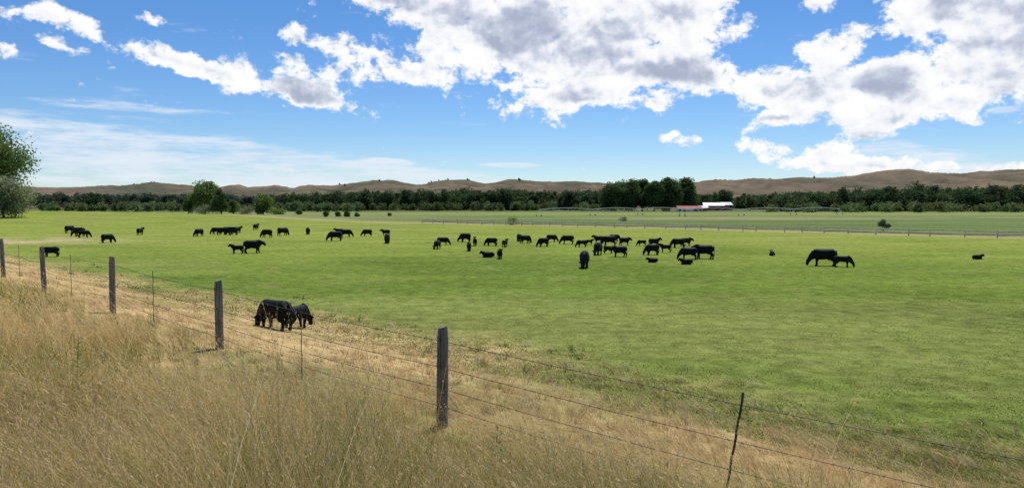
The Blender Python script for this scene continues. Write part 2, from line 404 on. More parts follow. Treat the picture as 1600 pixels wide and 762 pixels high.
# ------------------------------------------------------------------ farm buildings
M_red = simple('red_boards', (.52, .09, .06), scale=.8); M_white = simple('white_metal', (.72, .72, .71), (.6, .6, .6), scale=.3, rough=.5)
M_darkd = simple('dark_opening', (.03, .03, .035)); M_rustr = simple('rust_roof', (.48, .18, .14), scale=.5); M_trim = simple('white_trim', (.75, .74, .7), (.68, .67, .63))
def barn(name, label, px, Y, L, D, hw, hr, wallm, roofm, doors, wins, rz=0):
    x, y, z = atY(px, Y); root = empty(name, (x, y, z), rz); tag(root, label, 'farm building')
    a, b = L/2, D/2
    m = MB(); m.poly([(-a, -b, 0), (a, -b, 0), (a, -b, hw), (-a, -b, hw)]); m.poly([(a, b, 0), (-a, b, 0), (-a, b, hw), (a, b, hw)])
    m.poly([(-a, b, 0), (-a, -b, 0), (-a, -b, hw), (-a, 0, hr-.05), (-a, b, hw)]); m.poly([(a, -b, 0), (a, b, 0), (a, b, hw), (a, 0, hr-.05), (a, -b, hw)])
    m.build('wall', wallm, root)
    e = .6; m = MB()
    for sg in (-1, 1):
        zl = hw-(hr-hw)/b*e
        p = [(-a-e, sg*(b+e), zl), (a+e, sg*(b+e), zl), (a+e, 0, hr), (-a-e, 0, hr)]
        m.poly(p); m.poly([(q[0], q[1], q[2]+.18) for q in p]); m.poly([p[0], p[1], (p[1][0], p[1][1], p[1][2]+.18), (p[0][0], p[0][1], p[0][2]+.18)])
    m.build('roof', roofm, root)
    for (c, w, h) in doors:
        dr = MB().box(c-w/2, c+w/2, -b-.06, -b-.01, 0, h).build('door', M_darkd, root)
        MB().box(c-w/2-.2, c+w/2+.2, -b-.14, -b-.01, h+.003, h+.22).build('lintel', M_trim, dr)
    for (c, zc) in wins:
        wi = MB().box(c-.8, c+.8, -b-.06, -b-.01, zc-.8, zc+.8).build('window', M_darkd, root)
        MB().box(c-.95, c+.95, -b-.16, -b-.01, zc-.95, zc-.803).build('sill', M_trim, wi)
    return root
barn('barn', 'largest farm building, long white metal roof and red walls', 1114, 640, 17, 10, 4.4, 6.8, M_red, M_white, [(-4.5, 3.0, 3.4), (3, 3.0, 3.4)], [(-7, 2.6), (-.8, 2.6), (6.6, 2.6)], R(-6))
barn('barn', 'white roofed building set back at the right end of the farm', 1133, 655, 9, 9, 5.0, 7.2, M_red, M_white, [(0, 3.0, 3.2)], [(-3.2, 3), (3.2, 3)], R(8))
barn('shed', 'low long shed with faded red roof left of the white roofed buildings', 1076, 555, 18, 8, 2.2, 4.1, M_trim, M_rustr, [(-5, 2.6, 1.9), (4, 2.6, 1.9)], [(-8, 1.2), (7.6, 1.2)], R(4))
barn('shed', 'small white roofed outbuilding between the low long shed and the largest building', 1098, 570, 6, 5, 2.8, 4.2, M_red, M_white, [(0, 2.2, 1.8)], [], 0)

# ------------------------------------------------------------------ centre pivot sprinklers
M_galv = simple('galvanised_steel', (.78, .80, .76), (.68, .70, .66), scale=1, rough=.6, metal=0); M_rub = simple('dusty_rubber', (.40, .38, .30), scale=8)
def pivot(label, p0, p1, n):
    a = Vector(p0); b = Vector(p1); root = empty('centre_pivot_sprinkler', a); tag(root, label, 'irrigation sprinkler', 'centre pivot sprinklers beyond the rail fence')
    ln = (b-a).length; d = (b-a)/ln; root.rotation_euler.z = math.atan2(d.y, d.x); sp = ln/n
    for k in range(n):
        N = 10; top = []
        for q in range(N+1):
            t = q/N; top.append((sp*(k+t), 0, 2.9+1.5*4*t*(1-t)*.5))
        MB().tube(top, [.12]*(N+1), 6).build('pipe', M_galv, root)
        m = MB(); lo = [[], []]
        for q in range(1, N):
            t = q/N; dz = 1.2*min(1, 4*t*(1-t)*1.2)
            for sgi, sg in enumerate((-1, 1)): lo[sgi].append((top[q][0], sg*.6, top[q][2]-dz))
        for sgi in (0, 1):
            ch = [top[0]]+lo[sgi]+[top[-1]]
            m.tube(ch, [.012]*len(ch), 4)
            for q in range(len(lo[sgi])):
                m.tube([top[q+1], lo[sgi][q]], [.01, .01], 4)
                if q+2 < len(top): m.tube([lo[sgi][q], top[q+2]], [.01, .01], 4)
        m.build('truss', M_galv, root)
    for k in range(n+1):
        x = sp*k; m = MB()
        for sg in (-1, 1):
            m.tube([(x, 0, 2.9), (x, sg*1.5, .5)], [.05, .05], 5)
        m.tube([(x, -1.5, .5), (x, 1.5, .5)], [.05, .05], 5); m.tube([(x, -.8, 1.7), (x, .8, 1.7)], [.03, .03], 5)
        tw = m.build('tower', M_galv, root)
        for sg in (-1, 1):
            MB().tube([(x-.11, sg*1.6, .4), (x-.07, sg*1.6, .4), (x+.07, sg*1.6, .4), (x+.11, sg*1.6, .4)], [.32, .38, .38, .32], 14).build('wheel', M_rub, tw)
pivot('long sprinkler arm on wheeled towers beyond the rail fence, left of the farm', (*pix(842, 338, 0)[:2], 0), (*pix(1066, 335, 0)[:2], 0), 3)
pivot('long sprinkler arm on wheeled towers in front of the farm, stretching to the right', (*pix(1066, 338, 0)[:2], 0), (*pix(1312, 335, 0)[:2], 0), 3)

# ------------------------------------------------------------------ far fences
M_oldwood = simple('weathered_rail_wood', (.78, .66, .48), (.55, .46, .33), scale=3, bump=.3)
def rail_fence(name, label, pts, step, hts, r=.055, ph=1.15):
    P = [Vector((p[0], p[1], 0)) for p in pts]; L = [0]
    for q in range(1, len(P)): L.append(L[-1]+(P[q]-P[q-1]).length)
    N = max(2, int(L[-1]/step)); root = empty(name, (P[0].x, P[0].y, float(ground(P[0].x, P[0].y)))); tag(root, label, 'fence')
    ro = root.location; st_ = []
    for q in range(N+1):
        l = L[-1]*(q+(random.uniform(-.2, .2) if 0 < q < N else 0))/N; x = np.interp(l, L, [p.x for p in P]); y = np.interp(l, L, [p.y for p in P]); st_.append(Vector((x, y, float(ground(x, y))))-ro)
    for q, p in enumerate(st_):
        j = random.uniform(-.10, .10)
        MB().tube([p+Vector((0, 0, -.3)), p+Vector((j, 0, ph+j))], [.10, .095], 7).build('post', M_oldwood, root)
    for h in hts:
        m = MB()
        for q in range(N):
            a = st_[q]+Vector((0, -.1, h+random.uniform(-.09, .09))); b = st_[q+1]+Vector((0, -.1, h+random.uniform(-.09, .09)))
            m.tube([a, b], [r*1.1, r*.85], 6)
        m.build('rail', M_oldwood, root)
rail_fence('rail_fence', 'long weathered wooden rail fence crossing behind the cattle at right', rail[1:], 4.2, (.5, .95), .15, 1.15)
rail_fence('wire_fence', 'thin far fence line of pale posts at left beyond the pasture', [pix(70, 335, 0), pix(180, 337, 0), pix(300, 338, 0)], 9, (1.1,), .03, 1.2)

# ------------------------------------------------------------------ near barbed wire fence
def wood_post_mat():
    m, nt, out = newmat('weathered_post'); p = nd(nt, 'ShaderNodeBsdfPrincipled'); p.inputs['Roughness'].default_value = .9
    tc = nd(nt, 'ShaderNodeTexCoord'); mp = nd(nt, 'ShaderNodeMapping'); mp.inputs['Scale'].default_value = (28, 28, 1.6)
    n = nd(nt, 'ShaderNodeTexNoise'); n.inputs['Scale'].default_value = 1.6; n.inputs['Detail'].default_value = 8; n.inputs['Roughness'].default_value = .7
    n2 = nd(nt, 'ShaderNodeTexNoise'); n2.inputs['Scale'].default_value = 9; n2.inputs['Detail'].default_value = 5
    nt.links.new(tc.outputs['Object'], mp.inputs[0]); nt.links.new(mp.outputs[0], n.inputs['Vector']); nt.links.new(tc.outputs['Object'], n2.inputs['Vector'])
    cr = nd(nt, 'ShaderNodeValToRGB'); e = cr.color_ramp.elements; e[0].position = .36; e[0].color = (.04, .034, .028, 1); e[1].position = .66; e[1].color = (.36, .33, .29, 1)
    x = cr.color_ramp.elements.new(.48); x.color = (.17, .15, .125, 1)
    nt.links.new(n.outputs['Fac'], cr.inputs[0])
    mr = nd(nt, 'ShaderNodeMapRange'); mr.inputs[1].default_value = .58; mr.inputs[2].default_value = .68; nt.links.new(n2.outputs['Fac'], mr.inputs[0])
    nt.links.new(mixc(nt, mth(nt, 'MULTIPLY', mr.outputs[0], .6), cr.outputs[0], (.22, .19, .08)), p.inputs['Base Color'])
    b = nd(nt, 'ShaderNodeBump'); b.inputs['Strength'].default_value = 1; b.inputs['Distance'].default_value = .012
    nt.links.new(n.outputs['Fac'], b.inputs['Height']); nt.links.new(b.outputs[0], p.inputs['Normal']); nt.links.new(p.outputs[0], out.inputs[0]); return m
M_post = wood_post_mat(); M_wire = simple('rusty_wire', (.10, .08, .065), (.06, .05, .04), scale=30, rough=.6, metal=.2)
posts = [(5.2, 3.6, 3.42, .063, 0), (-.9, 9.4, 3.44, .068, .01), (-5.27, 13.2, 3.65, .068, .0), (-10.05, 18.5, 3.70, .068, .01), (-15.0, 23.6, 3.67, .070, -.03), (-19.4, 28.1, 3.72, .078, -.03), (-24.0, 32.7, 3.7, .065, 0), (-28.6, 37.2, 3.7, .065, 0)]
froot = empty('barbed_wire_fence', (posts[1][0], posts[1][1], float(ground(posts[1][0], posts[1][1]))))
tag(froot, 'barbed wire fence on weathered grey round posts running down through the dry grass', 'fence')
fo = froot.location
tops = []
for k, (x, y, zt, r, ln) in enumerate(posts):
    z = float(ground(x, y)); h = zt-z; b = Vector((x, y, z))-fo; tops.append(Vector((x, y, zt))-fo)
    m = MB(); n = 18; rows = 12; rngp = random.Random(k)
    ph = [rngp.uniform(0, 6.3) for _ in range(4)]
    for q in range(rows+2):
        t = min(q/rows, 1); zz = -.35+(h+.35)*t; sc = 1 if q < rows else .82
        if q == rows: zz -= .012
        for a_ in range(n):
            a = 2*math.pi*a_/n
            rr_ = r*sc*(1.03-.06*t)*(1+.06*math.sin(2*a+ph[0])+.05*math.sin(3*a+ph[1]+zz)+.04*math.sin(7*a+ph[2]))
            top = .012*math.sin(a+ph[3]) if q >= rows else 0
            m.v.append((b.x+ln*zz+rr_*math.cos(a), b.y+rr_*math.sin(a), b.z+zz+top))
    for q in range(rows+1):
        for a_ in range(n): m.f.append((q*n+a_, q*n+(a_+1) % n, (q+1)*n+(a_+1) % n, (q+1)*n+a_))
    m.f.append(tuple((rows+1)*n+a_ for a_ in range(n)))
    m.build('post', M_post, froot, smooth=False)
offs = (-.16, -.50, -.77, -1.0)
def wire_pt(k, t, off):
    a, b = tops[k], tops[k+1]; p = a.lerp(b, t); p.z += off-.05*4*t*(1-t)
    nrm = Vector((NX, NY, 0)); return p-nrm*.07
for off in offs:
    m = MB()
    for k in range(len(tops)-1):
        far = k >= 3; N = 8 if far else 14
        pts = [wire_pt(k, q/N, off) for q in range(N+1)]
        m.tube(pts, [.0038]*(N+1), 5)
        if not far:
            L = (tops[k+1]-tops[k]).length; nb = int(L/.13)
            for q in range(nb):
                c = wire_pt(k, (q+.5)/nb, off)
                for s_ in (0, 1):
                    v = Vector((random.gauss(0, 1), random.gauss(0, 1), random.gauss(0, 1))).normalized()*.016
                    m.tube([c-v, c+v], [.0015, .0015], 3)
                dv = (tops[k+1]-tops[k]).normalized()*.008
                m.tube([c-dv, c+dv], [.0055, .0055], 5)
    m.build('barbed_wire', M_wire, froot)
stays = []
for (k, t, lean, r) in ((0, .53, .17, .011), (1, .53, .0, .007), (2, .5, .01, .007), (3, .5, 0, .007), (4, .5, .0, .007)):
    p = wire_pt(k, t, 0); m = MB(); pts = []; stays.append((p.x+fo.x, p.y+fo.y))
    d = (tops[k+1]-tops[k]).normalized()
    for q in range(15):
        zz = 1.2*q/14; pts.append(p+Vector((0, 0, zz-1.24))-d*lean*(zz/1.06)+Vector((.004*math.sin(q*1.7), .004*math.cos(q*1.7), 0)))
    m.tube(pts, [r]*15, 6); m.build('wire_stay', M_wire, froot)

# ------------------------------------------------------------------ grass
def blades(name, label, x, y, h, w, col, lean, ldir, segs, mat, rng, heads=None):
    n = len(x); z = ground(x, y)-.02
    base = np.stack([x, y, z], -1)
    ts = np.linspace(0, 1, segs+1)
    face = rng.uniform(0, np.pi*2, n); side = np.stack([np.cos(face), np.sin(face), np.zeros(n)], -1)
    ld = np.stack([np.cos(ldir), np.sin(ldir), np.zeros(n)], -1)
    V = np.zeros((n, segs+1, 2, 3)); C = np.zeros((n, segs+1, 2, 3))
    for i, t in enumerate(ts):
        p = base+ld*(lean*h*t**1.7)[:, None]; p[:, 2] += h*t*(1-.35*lean*t)
        ww = w*(1-.8*t**1.5)
        V[:, i, 0] = p-side*ww[:, None]/2; V[:, i, 1] = p+side*ww[:, None]/2
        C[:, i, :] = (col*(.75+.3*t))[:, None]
    q = np.arange(segs)
    b = (np.arange(n)*(segs+1)*2)[:, None]+q[None]*2
    Fq = np.stack([b, b+1, b+3, b+2], -1).reshape(-1, 4)
    V = V.reshape(-1, 3); C = C.reshape(-1, 3)
    if heads is not None:
        idx, hcol = heads; K = len(idx); J = 8
        tt = np.linspace(.74, 1.03, J)
        hv = []; hc = []
        for jj, t in enumerate(tt):
            hh = h[idx]; ll = lean[idx]
            p = base[idx]+ld[idx]*(ll*hh*t**1.7)[:, None]; p[:, 2] += hh*t*(1-.35*ll*t)
            d = rng.normal(size=(K, 3)); d /= np.linalg.norm(d, axis=-1, keepdims=True)
            d = d*.4+ld[idx]*(ll*1.4)[:, None]+np.array([0, 0, .7])
            ln = (.012+.010*rng.random(K))*np.clip(w[idx]/.0032, 1, 3)
            e = np.cross(d, rng.normal(size=(K, 3))); e /= np.linalg.norm(e, axis=-1, keepdims=True)
            wd = ln*.12
            tip = p+d*ln[:, None]; mid = p+d*(ln*.5)[:, None]
            hv.append(np.stack([p, mid+e*wd[:, None], tip, mid-e*wd[:, None]], 1)); hc.append(np.repeat(hcol[:, None], 4, 1))
        hv = np.concatenate(hv).reshape(-1, 3); hc = np.concatenate(hc).reshape(-1, 3)
        o = len(V); Fh = np.arange(len(hv)).reshape(-1, 4)+o
        V = np.vstack([V, hv]); C = np.vstack([C, hc]); Fq = np.vstack([Fq, Fh])
    o = np_mesh(name, V, Fq, np.clip(C, 0, .9), mat); return tag(o, label, 'grass', kind='stuff')

def sample(rng, n, d0, d1, pw=1.0, umax=.80):
    u = rng.uniform(-umax, umax, n); q = rng.random(n)**pw
    Y = 1/((1/d1)+(1/d0-1/d1)*q); return u*Y, Y
STRAW = np.array([.73, .57, .25]); GOLD = np.array([.62, .42, .145]); RUST = np.array([.78, .52, .28]); OLV = np.array([.29, .305, .08]); PALE = np.array([.79, .68, .41]); GRN = np.array([.19, .265, .055])
def pick(rng, n, cols, probs):
    p = probs/probs.sum(1, keepdims=True); cum = np.cumsum(p, 1); r = rng.random((n, 1)); k = (r > cum).sum(1).clip(0, len(cols)-1)
    return np.array(cols)[k]
rng = np.random.default_rng(12)
B = 15; nt_ = 34000
tx, ty = sample(rng, nt_, 2.8, 75, .8)
s, t = st(tx, ty); nb = fbm(tx*.35, ty*.35, 101, 3)
keep = (s < 12.5+7*(nb-.5)) & (s > -9) & (np.hypot(tx, ty) > 2.5)
tx, ty = tx[keep], ty[keep]; nt_ = len(tx); D0 = np.hypot(tx, ty)
s, t = st(tx, ty); np2 = fbm(tx*.28+5, ty*.28, 103, 3); np3 = fbm(tx*.9, ty*.9, 104, 2); patch = sstep(np2, .43, .55)
right = sstep(tx-0.15*ty, -3, 2.0); upper = 1-sstep(s, -1.2, 1.2); edge = sstep(s, 6.0, 10)
nearf = 1-sstep(D0, 6, 13)
cols = [STRAW, GOLD, RUST, OLV, PALE, GRN]
pr = np.stack([.8*(1-edge*.2), .8*upper*(1-.5*right)+.2, 1.5*(1-upper)*(1-edge)+.15, .10+1.5*patch*upper+.6*edge+.7*right*upper+.55*nearf, .22+.28*(1-upper), .04+.9*patch*upper+.5*edge+.35*right*upper+.28*nearf], 1)
tcol = pick(rng, nt_, cols, pr)*(.68+.46*rng.random((nt_, 1)))
tH = (.20+.22*upper+.04*edge+.10*upper*nearf)*(.45+1.0*rng.random(nt_))*(.4+1.2*np3)*(1+.35*sstep(D0, 18, 30)*upper)
# thinner, trodden grass around the posts and stays and where the near pair grazes
pf = np.ones(nt_)
cx1, cy1, _z = pix(430, 514); cx2, cy2, _z = pix(464, 513)
clear = [(p_[0], p_[1], 2.6, .6, .40) for p_ in posts]+[(p_[0], p_[1], 1.5, .35, .5) for p_ in stays]+[(cx1, cy1, 14, 2.6, .45), (cx2, cy2, 14, 1.6, .45)]
for (bx, by, ll_, ww_, mn_) in clear:
    L_ = math.hypot(bx, by); ux, uy = -bx/L_, -by/L_
    a_ = np.clip((tx-bx)*ux+(ty-by)*uy, -.2, ll_); dd_ = np.hypot(tx-bx-ux*a_, ty-by-uy*a_)
    pf = np.minimum(pf, mn_+(1-mn_)*sstep(dd_, ww_*.3, ww_+.02*L_))
tH *= pf
tdir = 2*np.pi*fbm(tx*.12, ty*.12, 107, 2)*1.2-.9+rng.normal(0, .4, nt_)
tlean = np.clip(.15+1.0*rng.random(nt_)*(.3+np3)+.35*(1-upper), 0, 1.6)
spr = np.maximum(.03+.05*rng.random(nt_), .0045*D0)
rep = np.repeat(np.arange(nt_), B); n = len(rep)
oa = rng.uniform(0, 6.283, n); orr = np.abs(rng.normal(0, 1, n))
x = tx[rep]+np.cos(oa)*orr*spr[rep]; y = ty[rep]+np.sin(oa)*orr*spr[rep]; D = np.hypot(x, y)
vx = np.cos(tdir[rep])*tlean[rep]+np.cos(oa)*.34+rng.normal(0, .18, n); vy = np.sin(tdir[rep])*tlean[rep]+np.sin(oa)*.34+rng.normal(0, .18, n)
lean = np.clip(np.hypot(vx, vy), 0, 1.7); ldir = np.arctan2(vy, vx)
hh = tH[rep]*(.45+.85*rng.random(n))*(1+.25*lean)
other = rng.random(n) < .28
c_alt = pick(rng, n, cols, pr[rep]); col = np.where(other[:, None], c_alt, tcol[rep])*(.85+.3*rng.random((n, 1)))
isg = col[:, 1] > col[:, 0]*.98
w = np.maximum(.0029+.0024*rng.random(n), .00050*D); w = np.where(isg, w*1.4, w)
up_ = upper[rep]
hd = np.where((D < 20) & (rng.random(n) < .085*up_+.015) & ~isg & (pf[rep] > .8))[0]
hh[hd] *= 1.2+.35*up_[hd]; lean[hd] *= .75
hcol = np.array([.76, .57, .32])*(.7+.4*rng.random((len(hd), 1)))
print('tall', n, 'heads', len(hd))
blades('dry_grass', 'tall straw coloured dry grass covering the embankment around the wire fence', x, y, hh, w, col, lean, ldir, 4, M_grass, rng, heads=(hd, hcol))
x, y = sample(rng, 300000, 10.5, 110, 1.0, .78)
s, t = st(x, y); nb = fbm(x*.5, y*.5, 111, 3)
keep = (s > 7.2+3*(nb-.5)) & (y < edge_y(x)-1)
x, y, s, nb = x[keep], y[keep], s[keep], nb[keep]; n = len(x); D = np.hypot(x, y); print('short', n)
ed = np.exp(-((s-9)/2.6)**2)
cl_ = fbm(x*1.3, y*1.3, 131, 3)[:, None]
col = pasture_col(x, y)*(.88+.55*rng.random((n, 1)))*(.68+.72*cl_)
dr = rng.random(n) < .06+.45*ed; col[dr] = np.array([.48, .40, .18])*(.7+.5*rng.random((dr.sum(), 1)))
hh = (.025+.05*rng.random(n))*(.4+1.2*cl_[:, 0])+ed*.07*rng.random(n); w = np.maximum(.009, .0011*D)
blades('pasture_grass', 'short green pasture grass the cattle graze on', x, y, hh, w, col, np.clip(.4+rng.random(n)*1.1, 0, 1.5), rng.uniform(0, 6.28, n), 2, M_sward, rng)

# weeds
M_stem = simple('weed_stem', (.12, .16, .05))
def weed(label, px, h, seed, Y):
    x = (px-CX)/F*Y; z = float(ground(x, Y)); root = empty('weed', (x, Y, z)); tag(root, label, 'weed', 'green weeds standing in the dry grass')
    m = MB(); m.tube([(0, 0, 0), (.01, 0, h*.5), (.03, .01, h)], [.006, .005, .003], 6); m.build('stem', M_stem, root)
    V = []
    for k in range(24):
        zz = h*(.2+.78*k/23); a = k*2.4+seed; L = .15*(1.1-.6*k/23); d = np.array([math.cos(a), math.sin(a), .45]); e = np.array([-math.sin(a), math.cos(a), 0])*L*.24
        p = np.array([.03*zz/h, 0, zz]); V += [p, p+d*L*.5+e, p+d*L*np.array([1, 1, .6]), p+d*L*.5-e]
    np_mesh('leaves', np.array(V), np.arange(len(V)).reshape(-1, 4), np.tile([.12, .20, .05], (len(V), 1)), M_leaf, root)
weed('leafy green weed in the dry grass left of the second nearest post', 112, .85, 1, 8.2)
weed('green thistle like weed low in the foreground grass left of the nearest post', 577, .65, 2, 6.6)
weed('leafy weed near the bottom edge right of the nearest post', 772, .6, 3, 6.7)

# ------------------------------------------------------------------ cattle
M_cow = simple('black_hide', (.0085, .0078, .0075), (.0035, .0035, .004), scale=2.5, rough=.65, spec=.18)
def leg(m, pts, rad): m.tube(pts, rad, 10)
LEG = .86
def cow_proto(kind):
    calf = 'calf' in kind; m = MB(); dep = .80 if calf else 1.0; wd = .82 if calf else 1.0
    lie = 'lie' in kind
    dz = -.54 if lie else 0
    tr = [(-.97, 1.13, .12, .16), (-.93, 1.08, .26, .27), (-.80, 1.02, .33, .335), (-.5, .985, .34, .36), (-.2, .95, .37, .39), (.1, .93, .385, .41), (.4, .93, .36, .41), (.62, .96, .31, .39), (.8, 1.0, .24, .33), (.90, 1.0, .15, .22)]
    m.tube([(a, 0, b+dz) for a, b, c, d in tr], [(c*wd, d*dep) for a, b, c, d in tr], 20)
    if 'graze' in kind:
        tu = .18 if '2' in kind else -.04
        nk = [(.55, 0, 1.02), (.83, 0, .90), (1.03, tu*.3, .72), (1.17, tu*.7, .55), (1.23, tu, .45)]; nr = [(.22, .35), (.20, .32), (.17, .25), (.145, .19), (.13, .15)]
        hd = [(1.17, tu*.9, .56), (1.26, tu, .43), (1.31, tu*1.1, .28), (1.34, tu*1.2, .14), (1.35, tu*1.2, .04)]; hr = [(.13, .15), (.17, .185), (.14, .145), (.12, .12), (.10, .085)]
        ear = (1.21, tu, .54)
    else:
        up = .12 if 'walk' in kind else 0
        tu = .22 if '2' in kind else 0
        nk = [(.54, 0, 1.03+dz), (.80, tu*.2, 1.12+dz), (.98, tu*.5, 1.23-up+dz), (1.12, tu*.8, 1.33-up*1.8+dz)]; nr = [(.22, .36), (.20, .31), (.17, .24), (.145, .18)]
        hd = [(1.08, tu*.8, 1.34-up*1.8+dz), (1.19, tu, 1.32-up*2+dz), (1.32, tu*1.25, 1.22-up*2+dz), (1.43, tu*1.5, 1.11-up*2+dz), (1.47, tu*1.6, 1.06-up*2+dz)]; hr = [(.13, .15), (.17, .185), (.14, .145), (.12, .12), (.10, .085)]
        ear = (1.12, tu*.8, 1.40-up*1.8+dz)
    m.tube(nk, nr, 14); m.tube(hd, hr, 12)
    if not lie:
        st_ = {'graze': (.06, -.05, .04, -.06), 'graze2': (-.07, .07, -.08, .06), 'stand': (.02, -.03, .0, .04), 'walk': (.12, -.11, -.12, .10), 'calf_graze': (.06, -.06, .06, -.05), 'calf_stand': (.03, -.04, .04, -.04)}[kind]
        for q, sg in enumerate((1, -1)):
            o = st_[q]; yy = sg*.20*wd
            leg(m, [(.54, yy*.8, .97), (.58, yy, .76), (.54+o*.15, yy*1.02, .58), (.57+o*.5, yy*.95, .37), (.56+o*.8, yy*.92, .16), (.58+o, yy*.92, .09), (.61+o, yy*.92, .0)], [(.1, .24), (.14, .22), (.12, .16), (.09, .10), (.07, .075), (.08, .086), (.09, .10)])
            o = st_[q+2]; yy = sg*.21*wd
            leg(m, [(-.68, yy*.7, 1.02), (-.68, yy, .86), (-.58+o*.1, yy*1.08, .68), (-.72+o*.3, yy, .53), (-.84+o*.6, yy*.95, .42), (-.81+o*.9, yy*.92, .17), (-.78+o, yy*.92, .09), (-.74+o, yy*.92, .0)], [(.13, .27), (.18, .29), (.16, .24), (.12, .17), (.087, .115), (.07, .076), (.08, .086), (.09, .10)])
        if not calf: m.tube([(-.55, 0, .62), (-.42, 0, .55), (-.28, 0, .6)], [(.09, .08), (.13, .10), (.06, .05)], 10)
    else:
        for sg in (1, -1):
            m.tube([(.6, sg*.2, .36), (.72, sg*.24, .2), (.95, sg*.2, .09), (.72, sg*.2, .06)], [.13, .1, .065, .05], 8)
            m.tube([(-.7, sg*.2, .35), (-.4, sg*.36, .26), (-.25, sg*.42, .14), (-.6, sg*.46, .08), (-.3, sg*.48, .05)], [.2, .17, .1, .06, .05], 8)
    me = m.mesh('tmp'); o = bpy.data.objects.new('tmp', me); COL.objects.link(o)
    rm = o.modifiers.new('r', 'REMESH'); rm.mode = 'VOXEL'; rm.voxel_size = .022
    sm = o.modifiers.new('s', 'SMOOTH'); sm.iterations = 4; sm.factor = .5
    dg = bpy.context.evaluated_depsgraph_get(); body = bpy.data.meshes.new_from_object(o.evaluated_get(dg)); body.name = 'body'
    bpy.data.objects.remove(o)
    body.materials.clear(); body.materials.append(M_cow)
    for p in body.polygons: p.use_smooth = True
    ears = []
    for sg in (1, -1):
        e = MB(); ex, ey, ez = ear
        e.tube([(ex, ey+sg*.10, ez), (ex-.01, ey+sg*.19, ez+.01), (ex-.02, ey+sg*.27, ez-.01), (ex-.02, ey+sg*.34, ez-.03)], [(.025, .035), (.025, .07), (.02, .06), (.006, .01)], 8)
        em = e.mesh('ear'); em.materials.append(M_cow); ears.append(em)
    t_ = MB()
    if lie: t_.tube([(-.93, .05, .58), (-1.02, .06, .4), (-1.04, .1, .15), (-1.0, .25, .04)], [.035, .025, .02, .03], 8)
    else: t_.tube([(-.93, 0, 1.25), (-1.02, 0, 1.15), (-1.05, .01, .85), (-1.045, .02, .6), (-1.04, .02, .45), (-1.03, .02, .28)], [.045, .034, .025, .023, .05, .014], 8)
    tm = t_.mesh('tail'); tm.materials.append(M_cow)
    for mm in ears+[tm]:
        for p in mm.polygons: p.use_smooth = True
    lg = 1.0 if lie else (.90 if calf else LEG)
    if lg != 1.0:      # deep low-slung beef build: shorten everything below the belly line
        for mm in [body]+ears+[tm]:
            for v in mm.vertices:
                z = v.co.z; v.co.z = z*lg if z < .56 else z-.56*(1-lg)
            mm.update()
    return body, ears, tm, .56*(1-lg)
PROT = {k: cow_proto(k) for k in ('graze', 'graze2', 'stand', 'walk', 'calf_graze', 'calf_stand', 'lie')}
def cow(px, py, hpx, kind, head, label):
    x, y, z = pix(px, py); calf = 'calf' in kind or label.startswith('calf') or ' calf' in label[:14]
    b, e, t, low = PROT[kind]
    H = {'lie': .98, 'stand': 1.46, 'walk': 1.35}.get(kind, 1.35)
    if kind == 'calf_stand': H = 1.44
    H -= low
    d = math.hypot(x, y)*F/math.hypot(F, px-CX)
    sc = hpx*d/F/H*1.0
    sc = min(max(sc, .5 if calf or kind == 'lie' else .78), 1.2)
    root = empty('cow' if not calf else 'calf', (x, y, z-.01), R(head)); root.scale = (sc*.85, sc*.95, sc)
    tag(root, label, 'cow' if not calf else 'calf', 'black cattle scattered over the pasture')
    for nm, me in (('body', b), ('ear', e[0]), ('ear', e[1]), ('tail', t)):
        o = bpy.data.objects.new(nm, me); COL.objects.link(o); o.parent = root
    return root
